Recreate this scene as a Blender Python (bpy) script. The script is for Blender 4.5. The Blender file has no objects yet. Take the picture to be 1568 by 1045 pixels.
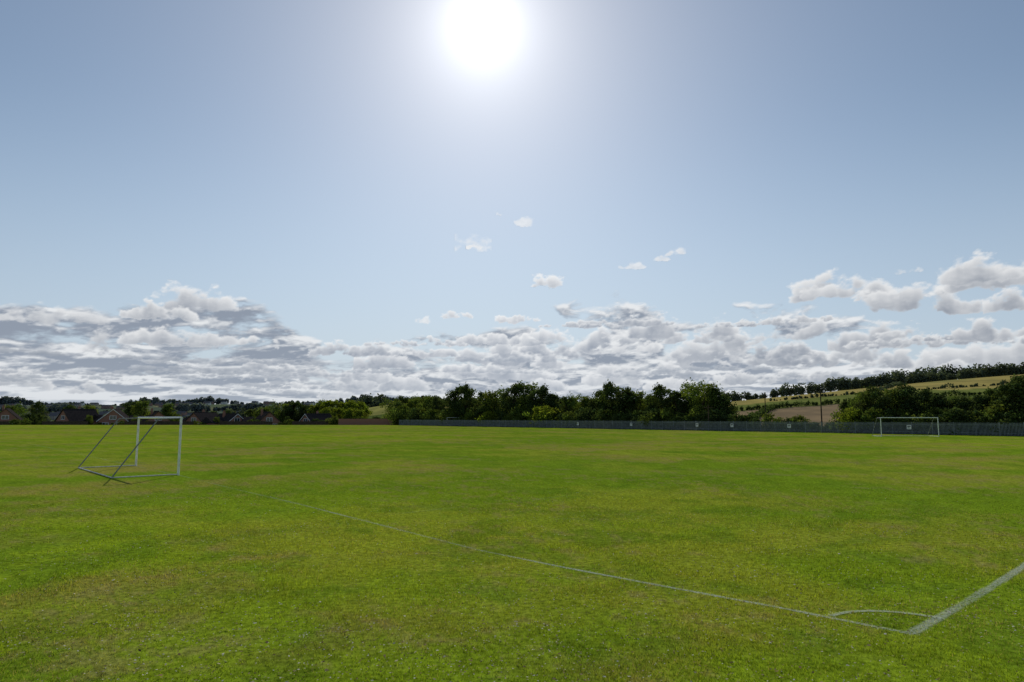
import bpy, math, random
import numpy as np
from mathutils import Vector, Matrix
random.seed(7); rng=np.random.default_rng(7)
scene=bpy.context.scene
scene.view_settings.view_transform='Standard'
scene.view_settings.look='None'
scene.view_settings.exposure=0
COL=scene.collection
CAMH=2.45

# ------------------------------------------------------------------ helpers
def link(o,parent=None):
    COL.objects.link(o)
    if parent: o.parent=parent
    return o
def empty(name,loc=(0,0,0),rot=0):
    e=bpy.data.objects.new(name,None); e.empty_display_size=.3
    e.location=loc; e.rotation_euler=(0,0,rot); return link(e)
def np_mesh(name,verts,faces_flat,nper,mats,col=None,matidx=None,smooth=False):
    me=bpy.data.meshes.new(name)
    verts=np.asarray(verts,dtype=np.float32)
    faces_flat=np.asarray(faces_flat,dtype=np.int32).ravel()
    nf=len(faces_flat)//nper
    me.vertices.add(len(verts)); me.vertices.foreach_set('co',verts.ravel())
    me.loops.add(len(faces_flat)); me.loops.foreach_set('vertex_index',faces_flat)
    me.polygons.add(nf)
    me.polygons.foreach_set('loop_start',np.arange(nf,dtype=np.int32)*nper)
    me.polygons.foreach_set('loop_total',np.full(nf,nper,dtype=np.int32))
    for m in mats: me.materials.append(m)
    if matidx is not None: me.polygons.foreach_set('material_index',np.asarray(matidx,dtype=np.int32))
    if smooth: me.polygons.foreach_set('use_smooth',np.ones(nf,dtype=bool))
    me.update(calc_edges=True)
    if col is not None:
        a=me.color_attributes.new('Col','FLOAT_COLOR','POINT')
        c=np.ones((len(verts),4),dtype=np.float32); c[:,:col.shape[1]]=col
        a.data.foreach_set('color',c.ravel())
    return me
class MB:
    """small quad mesh builder"""
    def __init__(s): s.v=[]; s.f=[]; s.m=[]
    def box(s,x0,x1,y0,y1,z0,z1,m=0):
        b=len(s.v)
        s.v+=[(x0,y0,z0),(x1,y0,z0),(x1,y1,z0),(x0,y1,z0),(x0,y0,z1),(x1,y0,z1),(x1,y1,z1),(x0,y1,z1)]
        s.f+=[(b,b+3,b+2,b+1),(b+4,b+5,b+6,b+7),(b,b+1,b+5,b+4),(b+1,b+2,b+6,b+5),(b+2,b+3,b+7,b+6),(b+3,b,b+4,b+7)]
        s.m+=[m]*6
    def poly(s,pts,m=0):
        b=len(s.v); s.v+=list(pts); s.f.append(tuple(range(b,b+len(pts)))); s.m.append(m)
    def tube(s,p,q,r0,r1=None,n=8,m=0):
        r1=r0 if r1 is None else r1
        p=Vector(p);q=Vector(q);d=(q-p).normalized()
        a=d.orthogonal().normalized();c=d.cross(a)
        b=len(s.v)
        for P,r in((p,r0),(q,r1)):
            for i in range(n):
                t=2*math.pi*i/n; s.v.append(tuple(P+a*math.cos(t)*r+c*math.sin(t)*r))
        for i in range(n):
            j=(i+1)%n; s.f.append((b+i,b+j,b+n+j,b+n+i)); s.m.append(m)
        s.f.append(tuple(b+i for i in reversed(range(n)))); s.m.append(m)
        s.f.append(tuple(b+n+i for i in range(n))); s.m.append(m)
    def mesh(s,name,mats):
        me=bpy.data.meshes.new(name); me.from_pydata(s.v,[],s.f)
        for m in mats: me.materials.append(m)
        me.polygons.foreach_set('material_index',s.m); me.update(); return me
    def obj(s,name,mats,parent=None):
        return link(bpy.data.objects.new(name,s.mesh(name,mats)),parent)

class NT:
    def __init__(s,tree): s.t=tree; s.n=tree.nodes; s.l=tree.links
    def node(s,typ,**kw):
        n=s.n.new(typ)
        for k,v in kw.items(): setattr(n,k,v)
        return n
    def put(s,inp,val):
        if isinstance(val,bpy.types.NodeSocket): s.l.new(val,inp)
        else:
            if isinstance(val,(tuple,list)) and len(val)==3 and inp.type=='RGBA': val=(*val,1)
            inp.default_value=val
    def math(s,op,a,b=0.0,c=0.0,clamp=False):
        n=s.node('ShaderNodeMath',operation=op,use_clamp=clamp)
        s.put(n.inputs[0],a); s.put(n.inputs[1],b); s.put(n.inputs[2],c); return n.outputs[0]
    def vmath(s,op,a,b=(0,0,0)):
        n=s.node('ShaderNodeVectorMath',operation=op)
        s.put(n.inputs[0],a); s.put(n.inputs[1],b)
        return n.outputs['Value'] if op in('DOT_PRODUCT','LENGTH') else n.outputs[0]
    def noise(s,vec,scale,detail=4,rough=.5,color=False,dist=0):
        n=s.node('ShaderNodeTexNoise'); s.put(n.inputs['Vector'],vec)
        n.inputs['Scale'].default_value=scale;n.inputs['Detail'].default_value=detail
        n.inputs['Roughness'].default_value=rough;n.inputs['Distortion'].default_value=dist
        return n.outputs['Color' if color else 'Fac']
    def mix(s,f,a,b,mode='MIX'):
        n=s.node('ShaderNodeMix',data_type='RGBA',blend_type=mode)
        s.put(n.inputs[0],f); s.put(n.inputs[6],a); s.put(n.inputs[7],b); return n.outputs[2]
    def rng(s,v,a,b,c=0.,d=1.,interp='SMOOTHSTEP'):
        n=s.node('ShaderNodeMapRange',interpolation_type=interp)
        s.put(n.inputs[0],v)
        for i,x in enumerate((a,b,c,d)): s.put(n.inputs[i+1],x)
        return n.outputs[0]
    def attr(s,name='Col'):
        n=s.node('ShaderNodeAttribute'); n.attribute_name=name; return n.outputs['Color']
def material(name):
    m=bpy.data.materials.new(name); m.use_nodes=True; m.node_tree.nodes.clear()
    return m,NT(m.node_tree)
def out(nt,sh): 
    o=nt.node('ShaderNodeOutputMaterial'); nt.l.new(sh,o.inputs['Surface'])
def principled(nt,color,rough=.7,metal=0,spec=.5):
    p=nt.node('ShaderNodeBsdfPrincipled')
    nt.put(p.inputs['Base Color'],color); nt.put(p.inputs['Roughness'],rough)
    p.inputs['Metallic'].default_value=metal; p.inputs['Specular IOR Level'].default_value=spec
    return p.outputs[0]
def diffuse(nt,color):
    d=nt.node('ShaderNodeBsdfDiffuse'); nt.put(d.inputs[0],color); d.inputs['Roughness'].default_value=.3; return d.outputs[0]
def simple(name,c1,c2,scale=3,rough=.7,metal=0,spec=.4):
    m,nt=material(name)
    pos=nt.node('ShaderNodeNewGeometry').outputs['Position']
    f=nt.noise(pos,scale,2,.6); c=nt.mix(nt.rng(f,.3,.7),c1,c2)
    out(nt,diffuse(nt,c) if spec==0 else principled(nt,c,rough,metal,spec)); return m

# ------------------------------------------------------------------ numpy noise
def vnoise(P,scale,seed):
    r=np.random.default_rng(seed); G=r.random((256,256))
    q=P*scale+500; i=np.floor(q).astype(int); f=q-i; f=f*f*(3-2*f)
    g=lambda a,b:G[(i[...,0]+a)%256,(i[...,1]+b)%256]
    return (g(0,0)*(1-f[...,0])+g(1,0)*f[...,0])*(1-f[...,1])+(g(0,1)*(1-f[...,0])+g(1,1)*f[...,0])*f[...,1]
def fbm(P,scale,octv,seed,rough=.5):
    s=0;a=1;t=0
    for k in range(octv):
        c,sn=math.cos(k*.7+seed),math.sin(k*.7+seed)
        Q=np.stack([P[...,0]*c-P[...,1]*sn,P[...,0]*sn+P[...,1]*c],-1)
        s=s+a*vnoise(Q,scale*2.03**k,seed*13+k); t+=a; a*=rough
    return s/t
def fbm_al(P,scale,octv,seed,rough=.5):
    """axis aligned version (keeps streaks horizontal)"""
    s=0;a=1;t=0
    for k in range(octv):
        s=s+a*vnoise(P+k*7.3,scale*2.03**k,seed*13+k); t+=a; a*=rough
    return s/t
def ss(x,a,b):
    u=np.clip((x-a)/(b-a),0,1); return u*u*(3-2*u)
def lerp(a,b,f): return a+(np.asarray(b)-a)*f[...,None]
def turf_color(P):
    n1=fbm(P,.035,3,3); n2=fbm(P,.16,4,4,.6); n3=fbm(P,.95,4,5,.65); n4=fbm(P,.22,5,6,.68); n5=fbm(P,3.4,3,8,.65); n6=fbm(P,.09,3,12,.5)
    c=np.array([.168,.262,.016])+0*P[...,:1]
    c=lerp(c,(.220,.310,.018),ss(n1,.35,.65))
    c=lerp(c,(.290,.315,.034),ss(n2,.44,.64)*.6)
    c=lerp(c,(.110,.200,.015),ss(n3,.48,.66)*.5)
    c=lerp(c,(.310,.275,.058),ss(n4,.47,.61)*(.35+.65*ss(n3,.38,.6))*ss(n6,.32,.55)*.7)
    c=lerp(c,(.22,.17,.075),ss(n5,.54,.68)*ss(n4,.44,.58)*.5)
    c=c*(.74+.52*n5)[...,None]
    return c

def m_ground():
    m,nt=material('ground_turf_and_farmland')
    a=nt.node('ShaderNodeAttribute'); a.attribute_name='Col'
    pos=nt.node('ShaderNodeNewGeometry').outputs['Position']
    lf=nt.noise(nt.vmath('MULTIPLY',pos,(1,.35,1)),.05,3,.7)
    tf=nt.noise(pos,9,3,.75)
    land=nt.mix(1.0,a.outputs['Color'],nt.mix(nt.rng(lf,.3,.7),(.75,.78,.8),(1.2,1.18,1.12)),'MULTIPLY')
    turf=nt.mix(1.0,a.outputs['Color'],nt.mix(nt.rng(tf,.3,.7),(.55,.57,.55),(1.4,1.36,1.33)),'MULTIPLY')
    c=nt.mix(a.outputs['Alpha'],land,turf)
    out(nt,diffuse(nt,c)); return m
def m_blade():
    m,nt=material('grass_blades')
    c=nt.attr()
    d=nt.node('ShaderNodeBsdfDiffuse'); nt.put(d.inputs[0],c)
    t=nt.node('ShaderNodeBsdfTranslucent'); nt.put(t.inputs[0],nt.mix(1.0,c,(1.4,1.3,.7),'MULTIPLY'))
    x=nt.node('ShaderNodeMixShader'); x.inputs[0].default_value=.45
    nt.l.new(d.outputs[0],x.inputs[1]); nt.l.new(t.outputs[0],x.inputs[2])
    out(nt,x.outputs[0]); return m
def m_leaf(name,c1,c2,trans=.3):
    m,nt=material(name)
    a=nt.attr(); oi=nt.node('ShaderNodeObjectInfo')
    c=nt.mix(oi.outputs['Random'],c1,c2)
    c=nt.mix(1.0,c,a,'MULTIPLY')
    d=nt.node('ShaderNodeBsdfDiffuse'); nt.put(d.inputs[0],c)
    t=nt.node('ShaderNodeBsdfTranslucent'); nt.put(t.inputs[0],nt.mix(1.0,c,(1.3,1.25,.6),'MULTIPLY'))
    x=nt.node('ShaderNodeMixShader'); x.inputs[0].default_value=trans
    nt.l.new(d.outputs[0],x.inputs[1]); nt.l.new(t.outputs[0],x.inputs[2])
    out(nt,x.outputs[0]); return m
def m_paint():
    m,nt=material('worn_line_paint')
    pos=nt.node('ShaderNodeNewGeometry').outputs['Position']
    n=nt.noise(pos,24,3,.75)
    a=nt.node('ShaderNodeAttribute'); a.attribute_name='Col'
    sep=nt.node('ShaderNodeSeparateColor'); nt.l.new(a.outputs['Color'],sep.inputs[0])
    k=nt.rng(nt.math('ADD',n,nt.math('SUBTRACT',sep.outputs[0],.5)),.38,.70)
    k=nt.math('MULTIPLY',k,sep.outputs[1])
    d=diffuse(nt,(.50,.56,.44))
    t=nt.node('ShaderNodeBsdfTransparent')
    x=nt.node('ShaderNodeMixShader'); nt.l.new(k,x.inputs[0]); nt.l.new(t.outputs[0],x.inputs[1]); nt.l.new(d,x.inputs[2])
    out(nt,x.outputs[0]); return m
M_GROUND=m_ground(); M_BLADE=m_blade()
M_LEAF=m_leaf('foliage_green',(.075,.115,.030),(.10,.135,.034),.42)
M_LEAFD=m_leaf('foliage_dark',(.050,.078,.032),(.068,.098,.034),.35)
M_LEAFL=m_leaf('foliage_lime',(.13,.18,.025),(.12,.16,.03),.45)
M_LEAFH=m_leaf('foliage_far_hazed',(.08,.105,.075),(.09,.115,.08),.3)  # leaf green with bluish aerial haze mixed into the colour
M_LEAFF=m_leaf('foliage_farthest_hazed',(.12,.15,.16),(.13,.16,.17),.25)  # stronger haze tint in the colour for the most distant woods
M_BARK=simple('bark',(.06,.045,.032),(.11,.085,.06),6,.9,0,0)
M_PAINT=m_paint()
M_WHITE=simple('goal_white_paint',(.62,.63,.62),(.8,.8,.78),5,.4)
M_WORN=simple('goal_worn_white_paint',(.40,.40,.38),(.62,.62,.58),7,.6)
M_GREYM=simple('goal_grey_steel',(.16,.17,.18),(.25,.26,.27),8,.45,.3)
M_GALV=simple('galvanised_steel',(.15,.17,.18),(.22,.24,.25),1.5,.6,0,.3)
M_WOOD=simple('weathered_wood',(.06,.045,.03),(.11,.085,.06),2,.85,0,0)
M_ROOF=simple('roof_tiles',(.028,.025,.026),(.055,.046,.044),2.5,.8,0,0)
M_GLASS=simple('window_glass',(.02,.025,.03),(.05,.06,.07),1,.1,0,.8)
M_UPVC=simple('white_trim',(.7,.7,.7),(.8,.8,.8),2,.4)
def m_brick():
    m,nt=material('red_brick')
    tc=nt.node('ShaderNodeTexCoord').outputs['Object']
    mp=nt.node('ShaderNodeMapping'); nt.l.new(tc,mp.inputs[0]); mp.inputs['Rotation'].default_value=(math.pi/2,0,0)
    b=nt.node('ShaderNodeTexBrick'); nt.l.new(mp.outputs[0],b.inputs[0])
    b.inputs['Scale'].default_value=4.4
    b.inputs['Color1'].default_value=(.30,.12,.08,1); b.inputs['Color2'].default_value=(.36,.155,.10,1)
    b.inputs['Mortar'].default_value=(.34,.30,.26,1)
    out(nt,diffuse(nt,b.outputs[0])); return m
M_BRICK=m_brick()

# ------------------------------------------------------------------ terrain
X_TAB=np.array([-400,300,450,520,560,600,700,900,1000,1100,1200,1300,1450,1568,1800,2300.])
H_TAB=np.array([0,0,2,8,18,22,20,16,20,26,35,44,57,66,77,83.])
T_TAB=(X_TAB-784)/1045.
XB=np.array([-400,0,200,300,450,600,800,1100,1600.]); HB=np.array([19,19,19,21,20,23,26,22,20.]); TB=(XB-784)/1045.
def beyond(X,Y):
    s=(X-17)*.793+(Y-155)*.61
    return np.maximum(s,Y-231)
def height(X,Y):
    X=np.asarray(X,float);Y=np.asarray(Y,float)
    az=np.arctan2(X,Y); d=np.hypot(X,Y)
    azc=np.clip(az,-.93,.93); t=np.tan(azc); Ye=d*np.cos(azc)
    fade=1-ss(np.abs(az),1.2,1.9)
    b=beyond(X,Y)
    left=1-ss(t,-.25,-.12)
    z=-(1.2+2.2*left)*ss(b,0.5,30)
    hA=np.interp(t,T_TAB,H_TAB)*600/1045+2.45
    z=z+hA*ss(Ye,200,610)*ss(b,0,60)*fade*(hA>2.6)
    hB=np.interp(t,TB,HB)*2000/1045
    z=np.maximum(z,z*(1-ss(Ye,620,2000))+hB*ss(Ye,800,2000)*fade)
    und=np.sin(X*.013+Y*.004)*np.cos(Y*.011-X*.003)
    z=z+und*1.2*ss(b,40,250)*fade
    return z
def build_ground():
    th=np.concatenate([np.arange(-50,50.01,.25),np.arange(53,308,4.0)])*math.pi/180
    r=np.concatenate([[2,4],np.geomspace(5.2,70,150),np.geomspace(71.5,300,95),np.arange(305,700,8),np.geomspace(705,2300,50),[2800,3600,5000,8000]])
    TH,R=np.meshgrid(th,r)
    X=R*np.sin(TH);Y=R*np.cos(TH);Z=height(X,Y)
    nT,nR=len(th),len(r)
    V=np.stack([X,Y,Z],-1).reshape(-1,3); V=np.vstack([V,[[0,0,0]]])
    i=np.arange(nR-1)[:,None]*nT; j=np.arange(nT)[None,:]; k=(j+1)%nT
    Q=np.stack([i+j,i+nT+j,i+nT+k,i+k],-1).reshape(-1,4)[:, ::-1]
    ctr=len(V)-1
    b=beyond(V[:,0],V[:,1]); az=np.arctan2(V[:,0],V[:,1]); azc=np.clip(az,-.93,.93); t=np.tan(azc)
    Ye=np.hypot(V[:,0],V[:,1])*np.cos(azc); px=784+1045*t
    C=np.tile(np.array([.045,.07,.018]),(len(V),1))
    def setc(mask,c): C[mask]=c
    setc((Ye>255)&(Ye<=375),(.10,.13,.035))
    setc((Ye>240)&(Ye<=372)&(px>1120)&(px<1310),(.29,.21,.125))
    w=18*np.sin(px*.011)
    setc((Ye>375)&(Ye<=430+w)&(px>640),(.18,.205,.055))
    setc((Ye>430+w)&(px>640),(.37,.30,.10))
    setc((Ye>520)&(px>1420)&(px<1490),(.30,.27,.09))
    setc((Ye>250)&(Ye<600)&(px<645),(.10,.13,.035))
    setc((Ye>400)&(Ye<700)&(px<645)&(px>545),(.27,.26,.08))
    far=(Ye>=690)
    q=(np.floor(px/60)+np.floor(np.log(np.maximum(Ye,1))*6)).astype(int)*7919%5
    pal=np.array([[.09,.125,.085],[.12,.15,.085],[.18,.18,.10],[.10,.13,.095],[.14,.155,.095]])  # distant field colours, tinted bluish to stand in for aerial haze
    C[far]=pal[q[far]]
    A=1-ss(b,-1,1.5); A[np.abs(az)>1.6]=1
    C=C*(1-A[:,None])+turf_color(V[:,:2])*A[:,None]
    me=bpy.data.meshes.new('ground')
    tri=[(ctr,(jj+1)%nT,jj) for jj in range(nT)]
    me.from_pydata(V.tolist(),[],Q.tolist()+tri)
    me.materials.append(M_GROUND)
    a=me.color_attributes.new('Col','FLOAT_COLOR','POINT')
    a.data.foreach_set('color',np.hstack([C,A[:,None]]).astype(np.float32).ravel())
    me.polygons.foreach_set('use_smooth',np.ones(len(me.polygons),dtype=bool)); me.update()
    if me.polygons[0].normal.z<0: me.flip_normals()
    return link(bpy.data.objects.new('ground',me))
build_ground()

# ------------------------------------------------------------------ pitch lines
CORNER=np.array([4.57,8.08]); U=np.array([-.66,.753]); U/=np.linalg.norm(U); N=np.array([.753,.66]); N/=np.linalg.norm(N)
POST_N=np.array([-14.3,29.7]); 
goal_line=[(4.57,8.08),(3.45,9.2),(2.1,10.41),(.8,11.6),(-.55,12.95),(-2.25,15.05),(-5.2,18.8),(-9.75,24.2),(-14.3,29.7),(-19.2,35.2),(-26,43),(-45,64.5)]
side_line=[(4.57,8.08),(8.46,11.6),(20,22),(50,48.5),(72,67.8)]
def resample(pts,step):
    P=np.array(pts,float); seg=np.linalg.norm(np.diff(P,axis=0),axis=1); s=np.concatenate([[0],np.cumsum(seg)])
    u=np.linspace(0,s[-1],max(2,int(s[-1]/step)))
    return np.stack([np.interp(u,s,P[:,0]),np.interp(u,s,P[:,1])],-1)
def arc(c,r,a0,a1,n=24): return [(c[0]+r*math.cos(a0+(a1-a0)*i/n),c[1]+r*math.sin(a0+(a1-a0)*i/n)) for i in range(n+1)]
aU=math.atan2(U[1],U[0]); aN=math.atan2(N[1],N[0])
corner_arc=arc(CORNER,.95,aN,aU)
def off(p,u,n): return tuple(np.array(p)+U*u+N*n)
gc=(POST_N+U*3.66)
six=[off(gc,-9.16,0),off(gc,-9.16,5.5),off(gc,9.16,5.5),off(gc,9.16,0)]
pen=[off(gc,-20.16,0),off(gc,-20.16,16.5),off(gc,20.16,16.5),off(gc,20.16,0)]
LINES=[(goal_line,.085,.58,.66),(side_line,.13,.56,.62),(corner_arc,.08,.56,.62),(six,.08,.42,.3),(pen,.08,.42,.3)]
V=[];F=[];C=[]
for k,(pts,w,amt,mx) in enumerate(LINES):
    P=resample(pts,.25 if k!=2 else .08)
    T=np.gradient(P,axis=0); T/=np.linalg.norm(T,axis=1)[:,None]; Nn=np.stack([-T[:,1],T[:,0]],-1)
    wob=np.interp(np.arange(len(P)),np.arange(0,len(P)+8,8),rng.normal(0,.022,len(np.arange(0,len(P)+8,8))))
    fadev=fbm(P,.5,3,30+k)
    ww=w*(1+rng.normal(0,.10,len(P)))/2
    b=len(V); z=.004+.003*k
    for i in range(len(P)):
        dd=float(np.linalg.norm(P[i])); far=1-.65*float(ss(np.array(dd),11,32))
        if k==1: far=1-.5*float(ss(np.array(dd),16,40))
        for sgn,ed in((-1.25,0),(-.6,1),(.6,1),(1.25,0)):
            q=P[i]+Nn[i]*(wob[i]+sgn*ww[i]); V.append((q[0],q[1],z)); C.append((amt+(fadev[i]-.5)*.4,ed*mx*far,0))
    for i in range(len(P)-1):
        for j in range(3): a=b+i*4+j; F.append((a,a+1,a+5,a+4))
lm=np_mesh('pitch_line_markings',V,F,4,[M_PAINT],np.array(C))
link(bpy.data.objects.new('pitch_line_markings',lm))

# ------------------------------------------------------------------ grass blades
def line_dist(P):
    D=np.full(len(P),9.)
    for k,(pts,w,amt,mx) in enumerate(LINES[:3]):
        Q=np.array(pts,float)
        for a,b in zip(Q[:-1],Q[1:]):
            ab=b-a; u=np.clip(((P-a)@ab)/(ab@ab),0,1); d=np.linalg.norm(P-(a+u[:,None]*ab),axis=1)
            D=np.minimum(D,d/(w*.6))
    return D
def build_grass(n=340000):
    d=5.3*(30/5.3)**rng.random(n); az=rng.uniform(-.76,.76,n)
    P=np.stack([d*np.sin(az),d*np.cos(az)],-1)
    lush=.5*vnoise(P,.9,1)+.3*vnoise(P,2.9,2)+.2*vnoise(P,7,3)
    keep=rng.random(n)<np.clip(.35+1.5*(lush-.22),.2,1); P=P[keep];d=d[keep];lush=lush[keep];n=len(P)
    h=(.018+.024*rng.random(n)+.03*(lush-.4))*(1-.55*ss(d,11,30)); h=np.maximum(h,.008)
    tall=rng.random(n)<.010; h[tall]*=1.9
    w=(.002+.0026*rng.random(n))*np.clip(d/8,1,3)
    ld=line_dist(P); h[ld<1.1]*=.6
    a=rng.uniform(0,2*math.pi,n); lean=rng.uniform(.1,1.0,n)*h; la=rng.uniform(0,2*math.pi,n)
    dx=np.cos(a)*w;dy=np.sin(a)*w
    V=np.zeros((n,3,3)); V[:,0]=np.stack([P[:,0]-dx,P[:,1]-dy,np.zeros(n)-.002],-1); V[:,1]=np.stack([P[:,0]+dx,P[:,1]+dy,np.zeros(n)-.002],-1)
    V[:,2]=np.stack([P[:,0]+np.cos(la)*lean,P[:,1]+np.sin(la)*lean,h],-1)
    paint=((ld<1)&(rng.random(n)<.65*(.35+vnoise(P,2.2,9)))).astype(float)*rng.uniform(.2,.75,n)*(1-.55*ss(d,9,28))
    dry=(rng.random(n)<(.06+.5*ss(vnoise(P,1.3,5)*.6+vnoise(P,.35,6)*.4,.5,.8))).astype(float)*rng.random(n)
    C=turf_color(P)*rng.uniform(.45,1.3,(n,1))
    C=lerp(C,(.34,.29,.12),dry*.8); C=lerp(C,(.6,.63,.55),paint)
    me=np_mesh('grass',V.reshape(-1,3),np.arange(3*n),3,[M_BLADE],np.repeat(C,3,axis=0))
    link(bpy.data.objects.new('grass',me))
build_grass()
def build_litter():
    m,nt=material('dry_leaf_litter')
    out(nt,diffuse(nt,nt.attr()))
    n=20000
    nc=140; cd=5.8*(26/5.8)**rng.random(nc); ca=rng.uniform(-.7,.7,nc); cs=rng.uniform(.2,1.1,nc)
    idx=rng.integers(0,nc,n); 
    P=np.stack([cd*np.sin(ca),cd*np.cos(ca)],-1)[idx]+rng.normal(0,1,(n,2))*cs[idx][:,None]*np.array([1.4,1.0])
    k=rng.random(n)<.3; dd=5.5*(28/5.5)**rng.random(n); aa=rng.uniform(-.75,.75,n)
    P[k]=np.stack([dd*np.sin(aa),dd*np.cos(aa)],-1)[k]
    s=rng.uniform(.006,.017,n); s[rng.random(n)<.05]*=1.6
    a=rng.uniform(0,6.28,n); z=rng.uniform(.018,.042,n)
    V=np.zeros((n,4,3))
    for j,(u,v) in enumerate(((-1,0),(0,-.6),(1,0),(0,.6))):
        V[:,j,0]=P[:,0]+s*(u*np.cos(a)-v*np.sin(a)); V[:,j,1]=P[:,1]+s*(u*np.sin(a)+v*np.cos(a)); V[:,j,2]=z+rng.normal(0,.2,n)*s
    pal=np.array([[.34,.26,.14],[.44,.38,.25],[.22,.15,.08],[.62,.58,.48],[.12,.09,.045]])
    C=np.repeat(pal[rng.integers(0,5,n)]*rng.uniform(.7,1.1,(n,1)),4,axis=0)
    link(bpy.data.objects.new('fallen_leaf_litter',np_mesh('fallen_leaf_litter',V.reshape(-1,3),np.arange(4*n),4,[m],C)))
build_litter()

# ------------------------------------------------------------------ foliage
def leaf_quads(ctr,size,r):
    n=len(ctr)
    a=r.normal(0,1,(n,3)); a/=np.linalg.norm(a,axis=1)[:,None]
    b=r.normal(0,1,(n,3)); b-=a*(a*b).sum(1)[:,None]; b/=np.linalg.norm(b,axis=1)[:,None]
    s=(size*r.uniform(.6,1.3,n))[:,None]
    V=np.stack([ctr-a*s,ctr-b*s*.6,ctr+a*s,ctr+b*s*.6],1)
    return V.reshape(-1,3)
def clump_points(c,rad,n,r):
    d=r.normal(0,1,(n,3)); d/=np.linalg.norm(d,axis=1)[:,None]
    rr=rad*(r.random(n)**.38)*(1+.18*r.normal(0,1,n))
    return c+d*rr[:,None]*np.array([1,1,.82])
def tree_mesh(name,seed,H,W,mat,nl=3800,low=.12,ls=.23,slim=1.):
    r=np.random.default_rng(seed)
    nc=r.integers(22,32); cs=[];rs=[]
    for i in range(nc):
        u=(i+.5)/nc; z=low+.78*u
        prof=math.sin(math.pi*min(1,(z-low*.4)/(1.02-low*.4))**.8)**.6*slim
        a=r.uniform(0,6.28); q=W/2*prof*r.uniform(.15,.85)
        cs.append((q*math.cos(a),q*math.sin(a),H*z)); rs.append(W*r.uniform(.13,.24)*(1.15-.5*u))
    for i in range(4):
        a=r.uniform(0,6.28); cs.append((W*.14*math.cos(a),W*.14*math.sin(a),H*r.uniform(.8,.93))); rs.append(W*r.uniform(.07,.12))
    pts=[];cols=[]
    tot=sum(x*x for x in rs)
    for c,ra in zip(cs,rs):
        n=int(nl*ra*ra/tot)+20; p=clump_points(np.array(c),ra,n,r); pts.append(p)
        t=r.uniform(.65,1.3); cols.append(np.repeat([[t*r.uniform(.9,1.15),t,t*r.uniform(.8,1.1)]],n,0)*r.uniform(.75,1.25,(n,1)))
    n=nl//14; a=r.normal(0,1,(n,3)); a/=np.linalg.norm(a,axis=1)[:,None]
    k=r.integers(0,len(cs),n); pts.append(np.array(cs)[k]+a*(np.array(rs)[k]*r.uniform(1.,1.35,n))[:,None]); cols.append(np.ones((n,3)))
    pts=np.vstack(pts);cols=np.vstack(cols); pts[:,2]=np.maximum(pts[:,2],.1)
    LV=leaf_quads(pts,ls*np.ones(len(pts)),r); LC=np.repeat(cols,4,0)
    mb=MB()
    top=(r.normal(0,.2),r.normal(0,.2),H*.55)
    mb.tube((0,0,-.3),(top[0]*.4,top[1]*.4,H*.28),H*.028,H*.02); mb.tube((top[0]*.4,top[1]*.4,H*.28),top,H*.02,H*.011)
    for i in r.choice(len(cs),12,replace=False):
        z0=H*r.uniform(.18,.5); c=Vector(cs[i]); s0=Vector((top[0]*.5,top[1]*.5,z0))
        m_=s0.lerp(c,.5)+Vector((0,0,.04*H)); mb.tube(s0,m_,H*.011,H*.007,5); mb.tube(m_,c,H*.007,H*.003,5)
    me=bpy.data.meshes.new(name)
    nv=len(mb.v); verts=np.vstack([np.array(mb.v),LV])
    lf=(np.arange(len(LV))+nv).reshape(-1,4)
    me.from_pydata(verts.tolist(),[],mb.f+[tuple(x) for x in lf.tolist()])
    me.materials.append(M_BARK); me.materials.append(mat)
    me.polygons.foreach_set('material_index',np.array([0]*len(mb.f)+[1]*len(lf),dtype=np.int32))
    a=me.color_attributes.new('Col','FLOAT_COLOR','POINT')
    C=np.ones((len(verts),4),dtype=np.float32); C[nv:,:3]=LC; a.data.foreach_set('color',C.ravel()); me.update()
    return me
TREES=[tree_mesh('broadleaf_tree_%d'%i,20+i,10,[8.5,7.5,9.5,6.5,8,7][i],[M_LEAF,M_LEAFD,M_LEAF,M_LEAFD,M_LEAFD,M_LEAFD][i]) for i in range(6)]
TREEL=[tree_mesh('lime_tree_%d'%i,50+i,10,[8,7][i],M_LEAFL) for i in range(2)]
BUSH=[tree_mesh('bush_%d'%i,70+i,4,[5.5,5,6][i],[M_LEAF,M_LEAFD,M_LEAFL][i],2000,.05,.17) for i in range(3)]
def ylayer(px,off_):
    t=(px-784)/1045.
    Y=(.793*17+.61*155+off_)/(.793*t+.61); return t*Y,Y
def put_tree(name,me,X,Y,h,base=10,wf=1.):
    o=bpy.data.objects.new(name,me); z=float(height(X,Y))
    s=h/base; o.scale=(s*wf,s*wf,s); o.location=(X,Y,z-.1); o.rotation_euler=(0,0,random.uniform(0,6.28)); link(o)
def h_for(py,X,Y): return (639-py)/1045*Y+CAMH-float(height(X,Y))
belt=[(612,615),(634,611),(655,606),(672,608),(700,592),(716,590),(742,600),(762,596),(785,588),(806,586),(826,591),(846,601),(868,607),(886,604),(905,608),(921,596),(938,586),(958,592),(976,600),(998,602),(1016,590),(1036,598),(1056,587),(1074,584),(1092,592),(1106,604)]
for px,py in belt:
    X,Y=ylayer(px,random.uniform(8,13)); put_tree('hedgerow_tree',random.choice(TREES),X,Y,h_for(py,X,Y)*1.04,10,random.uniform(.95,1.2))
for px in range(606,1112,17):
    px=px+random.uniform(-5,5); X,Y=ylayer(px,random.uniform(15,22)); put_tree('hedgerow_tree',random.choice(TREES),X,Y,h_for(random.uniform(602,612),X,Y),10,1.15)
right=[(1296,612),(1316,600),(1338,592),(1362,596),(1386,588),(1408,596),(1432,602),(1456,608),(1480,607),(1502,602),(1524,594),(1545,583),(1566,571),(1590,566),(1620,575),(1660,580),(1710,572)]
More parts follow.
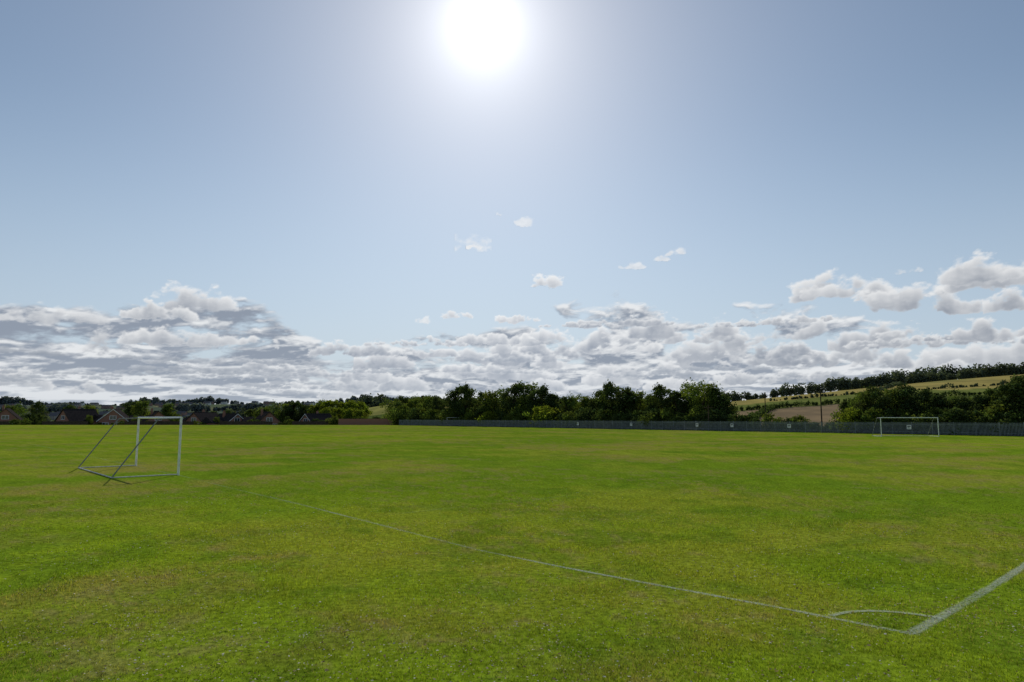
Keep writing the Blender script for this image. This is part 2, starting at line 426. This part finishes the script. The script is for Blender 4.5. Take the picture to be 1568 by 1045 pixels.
for px,py in right:
    X,Y=ylayer(px,random.uniform(5,9)); put_tree('hedgerow_tree',random.choice(TREES),X,Y,h_for(py,X,Y)*1.03,10,random.uniform(1.0,1.25))
for px in range(1310,1700,20):
    X,Y=ylayer(px,random.uniform(11,15)); put_tree('hedgerow_tree',random.choice(TREES),X,Y,h_for(random.uniform(604,612),X,Y),10,1.25)
for px in list(range(604,1300,15))+list(range(1300,1640,20)):
    px=px+random.uniform(-6,6); X,Y=ylayer(px,random.uniform(2.5,5))
    py=random.uniform(630,642) if 1110<px<1225 else (random.uniform(641,647) if 1225<=px<1290 else random.uniform(620,636))
    put_tree('hawthorn_bush',random.choice(BUSH[:2] if random.random()<.75 else BUSH),X,Y,max(1.4,h_for(py,X,Y)),4,random.uniform(1.,1.35))
left=[(28,617,300),(60,614,330),(112,618,300),(140,619,290),(205,613,310),(222,612,300),(262,616,300),(330,627,290),(350,626,285),(388,624,290),(405,622,290),(432,614,300),(448,612,300),(462,614,300),(66,632,262),(135,634,262),(215,634,262),(275,636,260),(338,634,258),(362,633,258),(395,636,262),(-30,616,300),(-80,620,280),(470,618,310),(478,622,300),(58,633,243),(140,634,243),(212,635,243),(275,637,243),(335,637,243),(392,638,243),(442,636,243)]
for px,py,Y in left:
    X=(px-784)/1045*Y; put_tree('garden_tree',random.choice(TREES),X,Y,h_for(py,X,Y),10,random.uniform(1.,1.3) if Y>250 else .8)
for px,py,Y in [(492,611,290),(508,609,285),(524,612,288),(540,611,285),(554,613,290),(500,622,262),(518,621,262),(536,623,262),(552,624,262),(484,616,285)]:
    X=(px-784)/1045*Y; put_tree('garden_tree',TREEL[random.randint(0,1)] if random.random()<.75 else TREES[0],X,Y,h_for(py,X,Y),10,1.1)
for px in range(-60,600,13):
    px=px+random.uniform(-5,5); Y=random.uniform(238.5,241); X=(px-784)/1045*Y
    if px<480 and random.random()<.25: continue
    put_tree('garden_bush',random.choice(BUSH[:2] if random.random()<.8 else BUSH),X,Y,max(1.5,h_for(random.uniform(641,648) if px<480 else random.uniform(636,644),X,Y)),4,random.uniform(1,1.4))

def foliage_mass(name,path,hfun,width,ls,dens,mat,seed):
    r=np.random.default_rng(seed); P=resample(path,ls*2.2)
    pts=[];cols=[]
    for p in P:
        h=hfun(p)*r.uniform(.7,1.25); z0=float(height(p[0],p[1]))
        if h<=0.3: continue
        w=min(width,h*.55); c=np.array([p[0]+r.normal(0,width*.25),p[1]+r.normal(0,width*.25),z0+h*.5])
        n=int(dens*max(1,h/4)); d=r.normal(0,1,(n,3)); d/=np.linalg.norm(d,axis=1)[:,None]
        q=c+d*(r.random(n)**.45)[:,None]*np.array([w*.75,w*.75,h*.52]); pts.append(q)
        t=r.uniform(.65,1.3); cols.append(np.full((n,3),t)*r.uniform(.8,1.2,(n,1)))
    pts=np.vstack(pts);cols=np.vstack(cols)
    V=leaf_quads(pts,np.full(len(pts),ls),r)
    link(bpy.data.objects.new(name,np_mesh(name,V,np.arange(len(V)),4,[mat],np.repeat(cols,4,0))))
def bpath(lst): return [((px-784)/1045*Y,Y) for px,Y in lst]
def lump(amp,base,f,ph=0): return lambda p: base+amp*math.sin(p[0]*f+ph)*math.sin(p[0]*f*2.7+1+ph)+amp*.4*math.sin(p[0]*f*7.1)
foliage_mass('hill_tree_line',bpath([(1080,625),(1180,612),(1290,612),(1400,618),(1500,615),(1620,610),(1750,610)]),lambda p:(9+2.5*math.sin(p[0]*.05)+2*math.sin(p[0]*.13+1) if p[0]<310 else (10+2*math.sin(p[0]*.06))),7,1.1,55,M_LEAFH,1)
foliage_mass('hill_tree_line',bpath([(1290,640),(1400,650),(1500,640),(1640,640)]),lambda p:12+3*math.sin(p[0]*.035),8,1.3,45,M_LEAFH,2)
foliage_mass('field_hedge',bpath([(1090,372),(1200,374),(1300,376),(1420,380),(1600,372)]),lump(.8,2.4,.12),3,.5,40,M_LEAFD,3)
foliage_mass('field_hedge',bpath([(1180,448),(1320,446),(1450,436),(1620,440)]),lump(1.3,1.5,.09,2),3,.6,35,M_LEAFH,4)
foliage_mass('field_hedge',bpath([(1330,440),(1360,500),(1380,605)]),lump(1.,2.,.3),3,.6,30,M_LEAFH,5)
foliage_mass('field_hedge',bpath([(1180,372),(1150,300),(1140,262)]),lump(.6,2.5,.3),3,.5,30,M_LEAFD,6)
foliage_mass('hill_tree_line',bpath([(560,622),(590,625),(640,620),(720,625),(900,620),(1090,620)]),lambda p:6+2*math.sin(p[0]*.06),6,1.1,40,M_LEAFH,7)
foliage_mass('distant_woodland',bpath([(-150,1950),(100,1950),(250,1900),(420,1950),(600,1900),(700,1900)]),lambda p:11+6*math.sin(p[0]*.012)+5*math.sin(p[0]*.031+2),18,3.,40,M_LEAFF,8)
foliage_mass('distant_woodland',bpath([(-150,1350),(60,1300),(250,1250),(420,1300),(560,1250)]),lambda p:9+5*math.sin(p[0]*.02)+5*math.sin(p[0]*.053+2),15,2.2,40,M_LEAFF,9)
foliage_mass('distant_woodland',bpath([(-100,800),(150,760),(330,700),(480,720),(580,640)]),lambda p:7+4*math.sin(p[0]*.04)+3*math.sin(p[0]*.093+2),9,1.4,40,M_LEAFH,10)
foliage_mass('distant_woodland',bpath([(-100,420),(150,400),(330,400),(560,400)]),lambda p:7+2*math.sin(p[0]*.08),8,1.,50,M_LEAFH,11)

# ------------------------------------------------------------------ goals
def make_goal(near,u,back,top_d=.9,bot_d=2.5,W=7.32,H=2.44):
    e=empty('football_goal',(near[0],near[1],0),math.atan2(u[1],u[0]))
    s=1 if (u[0]*back[1]-u[1]*back[0])>0 else -1
    r=.05
    a=MB(); a.tube((0,0,0),(0,0,H),r,n=12); a.tube((W,0,0),(W,0,H),r,n=12); a.obj('posts',[M_WHITE],e)
    a=MB(); a.tube((-.05,0,H-.0),(W+.05,0,H-.0),r,n=12); a.obj('crossbar',[M_WHITE],e)
    a=MB()
    for x in(0,W):
        a.tube((x,s*.05,H-.02),(x,s*top_d,H-.05),.028); a.tube((x,s*top_d,H-.05),(x,s*bot_d,.05),.028)
    a.obj('stanchions',[M_GREYM],e)
    a=MB()
    for x in(0,W): a.tube((x,s*.06,.035),(x,s*bot_d,.035),.024)
    a.tube((-.03,s*bot_d,.035),(W+.03,s*bot_d,.035),.028); a.obj('base_frame',[M_WORN],e)
make_goal(POST_N,U,-N)
g0=np.array([48.0,89.5]); make_goal(g0,np.array([1.,-.03]),np.array([.03,1.]))
g1=np.array([-19.2,203.]); make_goal(g1,np.array([.85,.12])/np.hypot(.85,.12),np.array([-.12,.85]))

# ------------------------------------------------------------------ palisade fence
def palisade():
    p0=np.array([-37.,225.2]); p1=np.array([112.,31.5]); d=p1-p0; L=np.linalg.norm(d)
    e=empty('palisade_fence',(p0[0],p0[1],0),math.atan2(d[1],d[0]))
    a=MB(); n=int(L/.155)
    for i in range(n):
        x=i*.155; w=.034; b=len(a.v); H=1.8+random.uniform(-.01,.01)
        for y in(0,.012): a.v+=[(x-w,y,.05),(x+w,y,.05),(x+w,y,H-.08),(x,y,H),(x-w,y,H-.08)]
        a.f+=[(b,b+1,b+2,b+3,b+4),(b+9,b+8,b+7,b+6,b+5)]+[(b+j,b+5+j,b+5+(j+1)%5,b+(j+1)%5) for j in range(5)]; a.m+=[0]*7
    a.obj('pales',[M_GALV],e)
    a=MB()
    for z in(.35,1.45): a.box(0,L,.016,.06,z,z+.05)
    a.obj('rails',[M_GALV],e)
    a=MB(); x=0
    while x<L: a.box(x,x+.1,.064,.14,-.2,1.82); x+=2.75
    a.obj('posts',[M_GALV],e)
    return p0,d/L
fp,fd=palisade()
M_SIGN=simple('sign_white',(.7,.72,.74),(.8,.8,.8),3,.5)
for px in(965,1065,1205,1387,1118,884):
    t=(px-784)/1045.; Y=(.793*17+.61*155-.35)/(.793*t+.61); X=t*Y
    e=empty('fence_notice_sign',(X,Y,0),math.atan2(fd[1],fd[0]))
    a=MB(); a.box(-.3,.3,0,.02,.75,1.35); a.obj('plate',[M_SIGN],e)
    a=MB(); a.box(-.22,.22,-.006,-.002,1.1,1.25); a.box(-.2,.2,-.006,-.002,.88,.92); a.box(-.2,.1,-.006,-.002,.98,1.02); a.obj('lettering_panel',[M_ROOF],e)
for px,py,off_ in((1255,597,4),(1170,603,30),(1083,620,1.2)):
    X,Y=ylayer(px,off_); h=h_for(py,X,Y); z=float(height(X,Y))
    e=empty('utility_pole',(X,Y,z)); a=MB(); a.tube((0,0,-.3),(0,0,h),.13,.09); a.obj('pole',[M_WOOD],e)
    a=MB(); a.box(-.8,.8,-.05,.05,h-.55,h-.42)
    for x in(-.7,0,.7): a.tube((x,0,h-.42),(x,0,h-.25),.04)
    a.obj('crossarm',[M_WOOD],e)

# ------------------------------------------------------------------ houses
def house(X,Y,apex,w=9.5,dep=11,rot=0,eave=None,dormer=True):
    z=float(height(X,Y))-.05; H=apex-z; E=H*.42 if eave is None else eave
    e=empty('brick_house',(X,Y,z),rot); hw=w/2
    a=MB()
    for y in(0,dep): a.poly([(-hw,y,0),(hw,y,0),(hw,y,E),(0,y,H-.25),(-hw,y,E)])
    a.poly([(-hw,0,0),(-hw,dep,0),(-hw,dep,E),(-hw,0,E)]); a.poly([(hw,0,0),(hw,0,E),(hw,dep,E),(hw,dep,0)])
    a.obj('walls',[M_BRICK],e)
    a=MB(); ov=.6; sl=(H-.25-E)/hw
    for s in(-1,1):
        x1=s*(hw+ov); z1=E-ov*sl
        top=[(0,-.35,H),(x1,-.35,z1+.25),(x1,dep+.35,z1+.25),(0,dep+.35,H)]
        bot=[(p[0],p[1],p[2]-.2) for p in top]
        a.poly(top);a.poly(bot[::-1])
        for i in range(4): j=(i+1)%4; a.poly([top[i],bot[i],bot[j],top[j]])
    a.tube((0,-.36,H+.02),(0,dep+.36,H+.02),.12,n=6)
    a.obj('roof',[M_ROOF],e)
    a=MB()
    for s in(-1,1):
        x1=s*(hw+ov); z1=E-ov*sl+.25
        a.poly([(0,-.37,H-.02),(x1,-.37,z1-.02),(x1,-.37,z1-.27),(0,-.37,H-.27)])
    a.obj('bargeboards',[M_UPVC if random.random()<.3 else M_WOOD],e)
    g=MB();f=MB()
    def win(x,zc,ww,hh):
        g.box(x-ww/2,x+ww/2,-.03,.05,zc-hh/2,zc+hh/2)
        for q in((x-ww/2-.12,x-ww/2),(x+ww/2,x+ww/2+.12),(x-.05,x+.05)): f.box(q[0],q[1],-.06,.04,zc-hh/2,zc+hh/2)
        f.box(x-ww/2-.12,x+ww/2+.12,-.062,.04,zc+hh/2,zc+hh/2+.12); f.box(x-ww/2-.15,x+ww/2+.15,-.12,.04,zc-hh/2-.12,zc-hh/2)
    win(0,E+1.0,1.9,1.2); win(-hw*.5,1.5,1.8,1.2); win(hw*.5,1.5,1.8,1.2)
    g.obj('window_glass',[M_GLASS],e); f.obj('window_frames',[M_UPVC],e)
    a=MB(); cx=-hw*.35; zr=H-.35*hw*sl
    a.box(cx-.35,cx+.35,dep*.55,dep*.55+.6,zr-.6,H+.7); a.box(cx-.42,cx+.42,dep*.55-.07,dep*.55+.67,H+.7,H+.82)
    for s in(-.17,.17): a.tube((cx+s,dep*.55+.3,H+.82),(cx+s,dep*.55+.3,H+1.15),.11)
    a.obj('chimney',[M_BRICK],e)
    if dormer:
        a=MB(); s=1 if random.random()<.5 else -1; x0=s*(hw+.02); x1=s*(hw+4.2)
        lo,hi=min(x0,x1),max(x0,x1); a.box(lo,hi,2,dep-1,0,E*.9); a.obj('wing_walls',[M_BRICK],e)
        a=MB(); zt=E*.9+.02; yc=(dep+1)/2
        r0,r1=lo-.3*(s<0),hi+.3*(s>0)
        a.poly([(r0,1.6,zt),(r1,1.6,zt),(r1,yc,zt+2.3),(r0,yc,zt+2.3)]); a.poly([(r0,dep-.6,zt),(r0,yc,zt+2.3),(r1,yc,zt+2.3),(r1,dep-.6,zt)])
        a.poly([(r0,1.6,zt),(r0,yc,zt+2.3),(r0,dep-.6,zt)]); a.poly([(r1,1.6,zt),(r1,dep-.6,zt),(r1,yc,zt+2.3)])
        a.poly([(r0,1.6,zt),(r0,dep-.6,zt),(r1,dep-.6,zt),(r1,1.6,zt)])
        a.obj('wing_roof',[M_ROOF],e)
for px,py,w,rt in((13,625,8.5,.45),(101,626,8.5,-.5),(177,626,9,.4),(246,629,8,.55),(300,631,8,-.3),(366,633,7.5,.9),(415,630,8,.5),(470,633,7.5,-.6),(-60,625,9,.3)):
    Y=246+random.uniform(-1.5,3); X=(px-784)/1045*Y
    house(X,Y,CAMH+(639-py)/1045*Y,w,rot=rt+random.uniform(-.08,.08))
def wall_between(name,p,q,h,mat,th=.25,panel=None):
    p=np.array(p);q=np.array(q);d=q-p;L=float(np.linalg.norm(d)); n=max(1,int(L/2)); 
    e=empty(name,(p[0],p[1],0),math.atan2(d[1],d[0]))
    a=MB();c=MB()
    for i in range(n):
        x0=L*i/n;x1=L*(i+1)/n; m_=p+d*(i+.5)/n; z=float(height(*m_))
        if panel: a.box(x0+.06,x1-.06,0,.04,z+.05,z+h+random.uniform(-.04,.04)); c.box(x0-.05,x0+.05,-.02,.08,z-.1,z+h+.1)
        else: a.box(x0,x1,0,th,z-.2,z+h); c.box(x0+.002,x1-.002,-.04,th+.04,z+h+.002,z+h+.08)
    a.obj('panels' if panel else 'brickwork',[mat],e); c.obj('posts' if panel else 'coping',[M_WOOD if panel else M_ROOF],e)
Yv=237.
for a_,b_ in((-60,20),(70,140),(195,300),(340,420),(450,505)):
    wall_between('garden_fence',((a_-784)/1045*Yv,Yv),((b_-784)/1045*Yv,Yv),1.5,M_WOOD,panel=True)
Yv=234
wall_between('brick_wall',((520-784)/1045*Yv,Yv),((603-784)/1045*Yv,Yv),2.1,M_BRICK)
def town():
    a=MB(); r=random.Random(4)
    for i in range(150):
        px=r.uniform(-80,430) if r.random()<.8 else r.uniform(200,560); Y=r.choice([r.uniform(900,1150),r.uniform(1350,1900)]); X=(px-784)/1045*Y; z=float(height(X,Y))-.5
        w=r.uniform(8,20);d=9;h=r.uniform(5,6.5); m=r.choice([0,0,1,2]); a.box(X-w/2,X+w/2,Y,Y+d,z,z+h,m)
        a.poly([(X-w/2-.3,Y-.3,z+h+.01),(X+w/2+.3,Y-.3,z+h+.01),(X+w/2,Y+d/2,z+h+3),(X-w/2,Y+d/2,z+h+3)],3)
        a.poly([(X-w/2-.3,Y+d+.3,z+h+.01),(X-w/2,Y+d/2,z+h+3),(X+w/2,Y+d/2,z+h+3),(X+w/2+.3,Y+d+.3,z+h+.01)],3)
        a.poly([(X-w/2,Y,z+h+.01),(X-w/2,Y+d/2,z+h+3),(X-w/2,Y+d,z+h+.01)],m); a.poly([(X+w/2,Y,z+h+.01),(X+w/2,Y+d,z+h+.01),(X+w/2,Y+d/2,z+h+3)],m)
        for k in range(int(w//3)):
            x=X-w/2+1+k*3
            for zz in(1.2,3.8): a.box(x,x+1.2,Y-.05,Y+.1,z+zz,z+zz+1.1,4)
    a.obj('distant_housing_estate',[simple('far_brick',(.24,.15,.13),(.30,.2,.17),.2,spec=0),simple('far_render',(.6,.6,.58),(.7,.7,.68),.2,spec=0),simple('far_stone',(.28,.26,.24),(.34,.31,.28),.2,spec=0),simple('far_roof',(.12,.12,.13),(.17,.16,.16),.2,spec=0),M_GLASS])  # estate wall and roof colours have aerial haze mixed in
town()

# ------------------------------------------------------------------ clouds: far emissive shell, bright tops and shaded undersides painted per vertex (with alpha)
def build_clouds():
    daz,dele=.075,.06
    azs=np.arange(-52,52,daz); els=np.arange(-.2,18.2,dele)
    AZ,EL=np.meshgrid(azs,els); nE,nA=AZ.shape
    G=np.stack([AZ,EL],-1)
    r=np.random.default_rng(31)
    bt_x=[-60,-37.2,-31.5,-22.8,-18.9,-15.4,-12.2,-8,-3.5,0,3.4,7,13.4,17,22.8,27,29.5,37,60]
    bt_y=[6.4,6.8,6.9,7.0,6.7,5.4,6.2,6.4,6.9,7.1,7.5,8.2,8.3,7.5,7.9,7.0,6.0,5.6,6]
    TOP=np.interp(AZ,bt_x,bt_y)
    HZ=np.array([.53,.585,.655])  # horizon haze colour, blended into the low clouds
    # continuous stratocumulus sheet: flat layers foreshortened toward the horizon
    yy=9*np.log(np.maximum(EL,0)+1.6)
    S=np.stack([AZ*.34,yy],-1)
    wn=fbm_al(S,.5,4,41,.55)
    S2=S+(wn[...,None]-.5)*np.array([1.6,.9])
    sn=fbm_al(S2,.62,7,42,.56); sn2=fbm_al(S2*np.array([1.,1.25])+31,.8,7,43,.56)
    up=np.roll(sn,-5,axis=0)                       # density a little higher up
    cover=np.interp(AZ,[-52,-17,-13,5,30,36,52],[1.05,1.05,.8,.8,.72,.5,.5])
    Al=ss((TOP-.8-EL)*.5+(sn-.5)*5.5+(cover-.8)*2.4,-.2,.6)*ss(EL,-.3,.6)
    li=np.clip(.40+(sn-up)*6.0+(sn2-.5)*2.2-(cover-.75)*.5*ss(EL,1.5,3),0,1)
    cd=np.array([.27,.315,.39])
    Rgb=cd+(np.array([.80,.82,.84])-cd)*li[...,None]
    hz=(.6*np.exp(-np.maximum(EL,0)/2.2))[...,None]; Rgb=Rgb*(1-hz)+HZ*hz
    clouds=[]
    def band(base,n,w,h,dark,a0=-54,a1=54,flat=0):
        for i in range(n):
            a=a0+(a1-a0)*(i+r.random())/n; ww=w*r.uniform(.35,1.7); hh=h*r.uniform(.4,1.35); b=base*r.uniform(.80,1.2)
            top=np.interp(a,bt_x,bt_y)
            if b+.35>top: continue
            if a<-14 and r.random()<.45: continue
            hh=min(hh,top-b); clouds.append((a,b,ww,hh,dark*r.uniform(.5,1.6),.3,flat))
    band(1.4,16,6,.8,1.2); band(2.4,17,7,1.2,1.8); band(3.5,18,8,1.7,2.4); band(4.6,19,8.5,2.3,2.8); band(5.5,19,8,2.7,3.); band(6.3,12,6.5,2.1,2.4,-10,30)
    hero=[(26.1,8.7,6.6,2.2,1.6,.3,0),(24.4,8.7,3.6,1.9,1.4,.3,0),(28.2,8.6,3.,1.6,1.4,.3,0),(31,7.4,6.6,2.2,2.,.3,0),(33.2,7.2,3.5,1.6,1.8,.3,0),(36,8.8,7.2,2.3,2.,.35,0),(34.8,9.1,4.6,2.,1.5,.35,0),(38.0,7.2,5.,1.7,2.,.3,0),(35.4,5.2,8,1.3,2.,.4,0),(30,5.6,4,1.,1.8,.5,0),(-3.3,13.7,2.6,1.9,.3,.8,0),(-3.,13.9,1.6,1.2,.3,.5,0),(1.07,15.9,1.9,.8,.25,.9,0),(3.1,10.8,2.9,.95,.8,.5,0),(-4.6,8.2,3.1,.9,1.2,.4,0),(.6,7.95,3.4,.8,1.2,.5,0),(10.1,12.2,2.2,.6,.2,.9,0),(12.6,12.75,1.3,.55,.2,.8,0),(13.7,13.1,1.5,.7,.2,.8,0),(-25.4,7.5,5.4,2.1,2.2,.3,0),(-27.8,7.3,5,1.2,1.4,.5,0),(-34.5,6.5,9,1.1,1.1,.7,0),(-39,6.4,7,1.2,1.1,.7,0),(30.5,10.3,1.8,.7,.2,.9,0),(44,8.6,7,2,1.3,.3,0),(-46,8,7,2,1.3,.3,0),(-7.7,7.8,1.6,.6,.3,.8,0),(-1.2,16.7,.8,.5,.2,1,0)]
    clouds.sort(key=lambda c:c[1])
    streak=[(r.uniform(-46,-14) if i<22 else r.uniform(-14,40),r.uniform(1.5,4.6),r.uniform(7,17),r.uniform(.35,.75),4.,.65,1) for i in range(32)]
    clouds+=streak+hero
    for (a,b,w,h,dark,soft,flat) in clouds:
        i0,i1=np.searchsorted(els,[b-.5*h-.2,b+h*1.25+.2]); j0,j1=np.searchsorted(azs,[a-w*.62,a+w*.62])
        if j1-j0<3 or i1-i0<3: continue
        A=AZ[i0:i1,j0:j1];E=EL[i0:i1,j0:j1]; x=(A-a)/(w/2); y=(E-b)/h
        off_=r.uniform(0,200,2)
        sc=1/max(.5,h)
        g=G[i0:i1,j0:j1]*np.array([1,1.6 if not flat else 3.])+off_
        nz=fbm(g,.75*sc**.7,7,5,.6)
        g2=g+ (nz[...,None]-.5)*1.4
        n2=fbm(g2,1.6*sc**.7,5,9,.56)
        f=np.full(A.shape,-9.)
        npf=int(4+ w/h*2.6)
        asp=w/2/h
        for k in range(npf):
            px_=r.uniform(-.85,.85); rt=(1-abs(px_)**2.2)**.5
            pr=r.uniform(.22,.56)*(.5+.5*rt)*(0.8 if flat else 1); py_=r.uniform(.1,max(.12,.95*rt-pr*.8))
            d2=(((x-px_)*asp)**2/(1.6 if not flat else 5)+(y-py_)**2*1.15)/(pr*pr)
            f=np.maximum(f,1-d2**.5)
        f=np.maximum(f,-2.5)
        edge=f*.85+(nz-.5)*3.4+(n2-.5)*1.3
        edge-= (1-ss(y+(nz-.5)*.7,-.12,.24))*1.6
        al=ss(edge,-.2,.9) if soft>.6 else ss(edge,-.25,.5)
        if soft>.6: al=al*(1.2-.55*soft)
        cum=np.cumsum(al[::-1],axis=0)[::-1]*dele
        thick=cum/(.6*max(h,.7))
        bright=np.exp(-thick*dark*.8)
        rim=ss(edge,.9,.05)
        lit=bright*.78+.24*rim+(n2-.5)*.45*(.4+.6*(1-rim))+(nz-.5)*.75
        lit=np.clip(lit,0,1)
        if flat: lit=lit*.5
        cdark=np.array([.225,.265,.33]) if flat else np.array([.26,.295,.355])
        clit=np.array([.80,.81,.82])
        sunny=np.exp(-((A+2.5)/22)**2)
        col=cdark+(clit*(1+.10*sunny[...,None])-cdark)*lit[...,None]; col=col*(1+.25*sunny[...,None]*(1-lit[...,None]))
        hz=(.55*np.exp(-np.maximum(E,0)/2.0))[...,None]
        col=col*(1-hz)+HZ*hz
        ao=al+Al[i0:i1,j0:j1]*(1-al)
        Rgb[i0:i1,j0:j1]=(col*al[...,None]+Rgb[i0:i1,j0:j1]*(Al[i0:i1,j0:j1]*(1-al))[...,None])/np.maximum(ao,1e-4)[...,None]
        Al[i0:i1,j0:j1]=ao
    v=(.8*np.exp(-(np.maximum(EL,0)/3.)**2)); ao=v*(1-Al)+Al  # pale horizon haze painted onto the shell behind the clouds
    Rgb=(Rgb*Al[...,None]+np.array([.54,.60,.68])*(v*(1-Al))[...,None])/np.maximum(ao,1e-4)[...,None]; Al=ao
    R=12000.; a=np.radians(AZ);e=np.radians(EL)
    V=np.stack([R*np.sin(a)*np.cos(e),R*np.cos(a)*np.cos(e),R*np.sin(e)],-1).reshape(-1,3)
    i=np.arange(nE-1)[:,None]*nA; j=np.arange(nA-1)[None,:]
    Q=np.stack([i+j,i+j+1,i+nA+j+1,i+nA+j],-1).reshape(-1,4)
    keep=Al.ravel()[Q].max(1)>.004; Q=Q[keep]
    used=np.zeros(len(V),bool); used[Q.ravel()]=True; remap=np.cumsum(used)-1
    C=np.concatenate([Rgb,Al[...,None]],-1).reshape(-1,4)[used]
    m,nt=material('cloud_painted_emission')  # glows with the light and shade stored in the vertex colours
    at=nt.node('ShaderNodeAttribute'); at.attribute_name='Col'
    em=nt.node('ShaderNodeEmission'); nt.l.new(at.outputs['Color'],em.inputs[0])
    t=nt.node('ShaderNodeBsdfTransparent'); x=nt.node('ShaderNodeMixShader')
    nt.l.new(at.outputs['Alpha'],x.inputs[0]); nt.l.new(t.outputs[0],x.inputs[1]); nt.l.new(em.outputs[0],x.inputs[2]); out(nt,x.outputs[0])
    try: m.cycles.emission_sampling='NONE'
    except Exception: pass
    me=np_mesh('clouds',V[used],remap[Q],4,[m],C,smooth=True)
    link(bpy.data.objects.new('clouds',me))
build_clouds()

# ------------------------------------------------------------------ world sky
SUN_EL=math.radians(31.2); SUN_AZ=math.radians(-2.56)
SD=(math.sin(SUN_AZ)*math.cos(SUN_EL),math.cos(SUN_AZ)*math.cos(SUN_EL),math.sin(SUN_EL))
def build_world():
    w=bpy.data.worlds.new('World'); scene.world=w; w.use_nodes=True
    w.node_tree.nodes.clear(); nt=NT(w.node_tree)
    sky=nt.node('ShaderNodeTexSky',sky_type='NISHITA'); sky.sun_disc=False
    sky.sun_elevation=SUN_EL; sky.sun_rotation=SUN_AZ; sky.altitude=80; sky.air_density=1.; sky.dust_density=.15; sky.ozone_density=2.
    base=nt.mix(1.0,sky.outputs[0],(.094,.087,.079),'MULTIPLY')
    dirv=nt.vmath('NORMALIZE',nt.node('ShaderNodeTexCoord').outputs['Generated'])
    sx=nt.node('ShaderNodeSeparateXYZ'); nt.l.new(dirv,sx.inputs[0])
    ang=nt.math('MULTIPLY',nt.math('ARCCOSINE',nt.math('MINIMUM',nt.vmath('DOT_PRODUCT',dirv,SD),.999999)),57.2958)
    hz=nt.rng(sx.outputs[2],.42,.0)
    base=nt.mix(nt.math('MULTIPLY',hz,.8),base,(.44,.53,.66))
    core=nt.math('MULTIPLY',nt.math('EXPONENT',nt.math('MULTIPLY',nt.math('POWER',nt.math('DIVIDE',ang,1.05),2),-1)),6.)
    g1=nt.math('MULTIPLY',nt.math('EXPONENT',nt.math('DIVIDE',ang,-2.6)),.95)
    g2=nt.math('MULTIPLY',nt.math('EXPONENT',nt.math('DIVIDE',ang,-14.)),.34)
    glow=nt.mix(1.0,(1,.985,.96),nt.math('ADD',core,g1),'MULTIPLY')
    glow2=nt.mix(1.0,(1,.97,.90),g2,'MULTIPLY')
    base=nt.mix(1.0,nt.mix(1.0,base,glow,'ADD'),glow2,'ADD')
    bg=nt.node('ShaderNodeBackground'); nt.l.new(base,bg.inputs[0]); bg.inputs[1].default_value=1.
    o=nt.node('ShaderNodeOutputWorld'); nt.l.new(bg.outputs[0],o.inputs[0])
    try: w.cycles.sampling_method='MANUAL'; w.cycles.sample_map_resolution=512
    except Exception: pass
build_world()
L=bpy.data.lights.new('sun','SUN'); L.energy=3.8; L.angle=math.radians(.53); L.color=(1,.95,.86)
lo=bpy.data.objects.new('sun',L); link(lo); lo.rotation_euler=Vector(SD).to_track_quat('Z','Y').to_euler(); lo.location=(0,0,50)

cam=bpy.data.cameras.new('camera'); cam.lens=24; cam.sensor_width=36; cam.clip_end=20000; cam.clip_start=.1
co=bpy.data.objects.new('camera',cam); link(co); co.location=(0,0,CAMH); co.rotation_euler=(math.radians(96.4),0,0); scene.camera=co
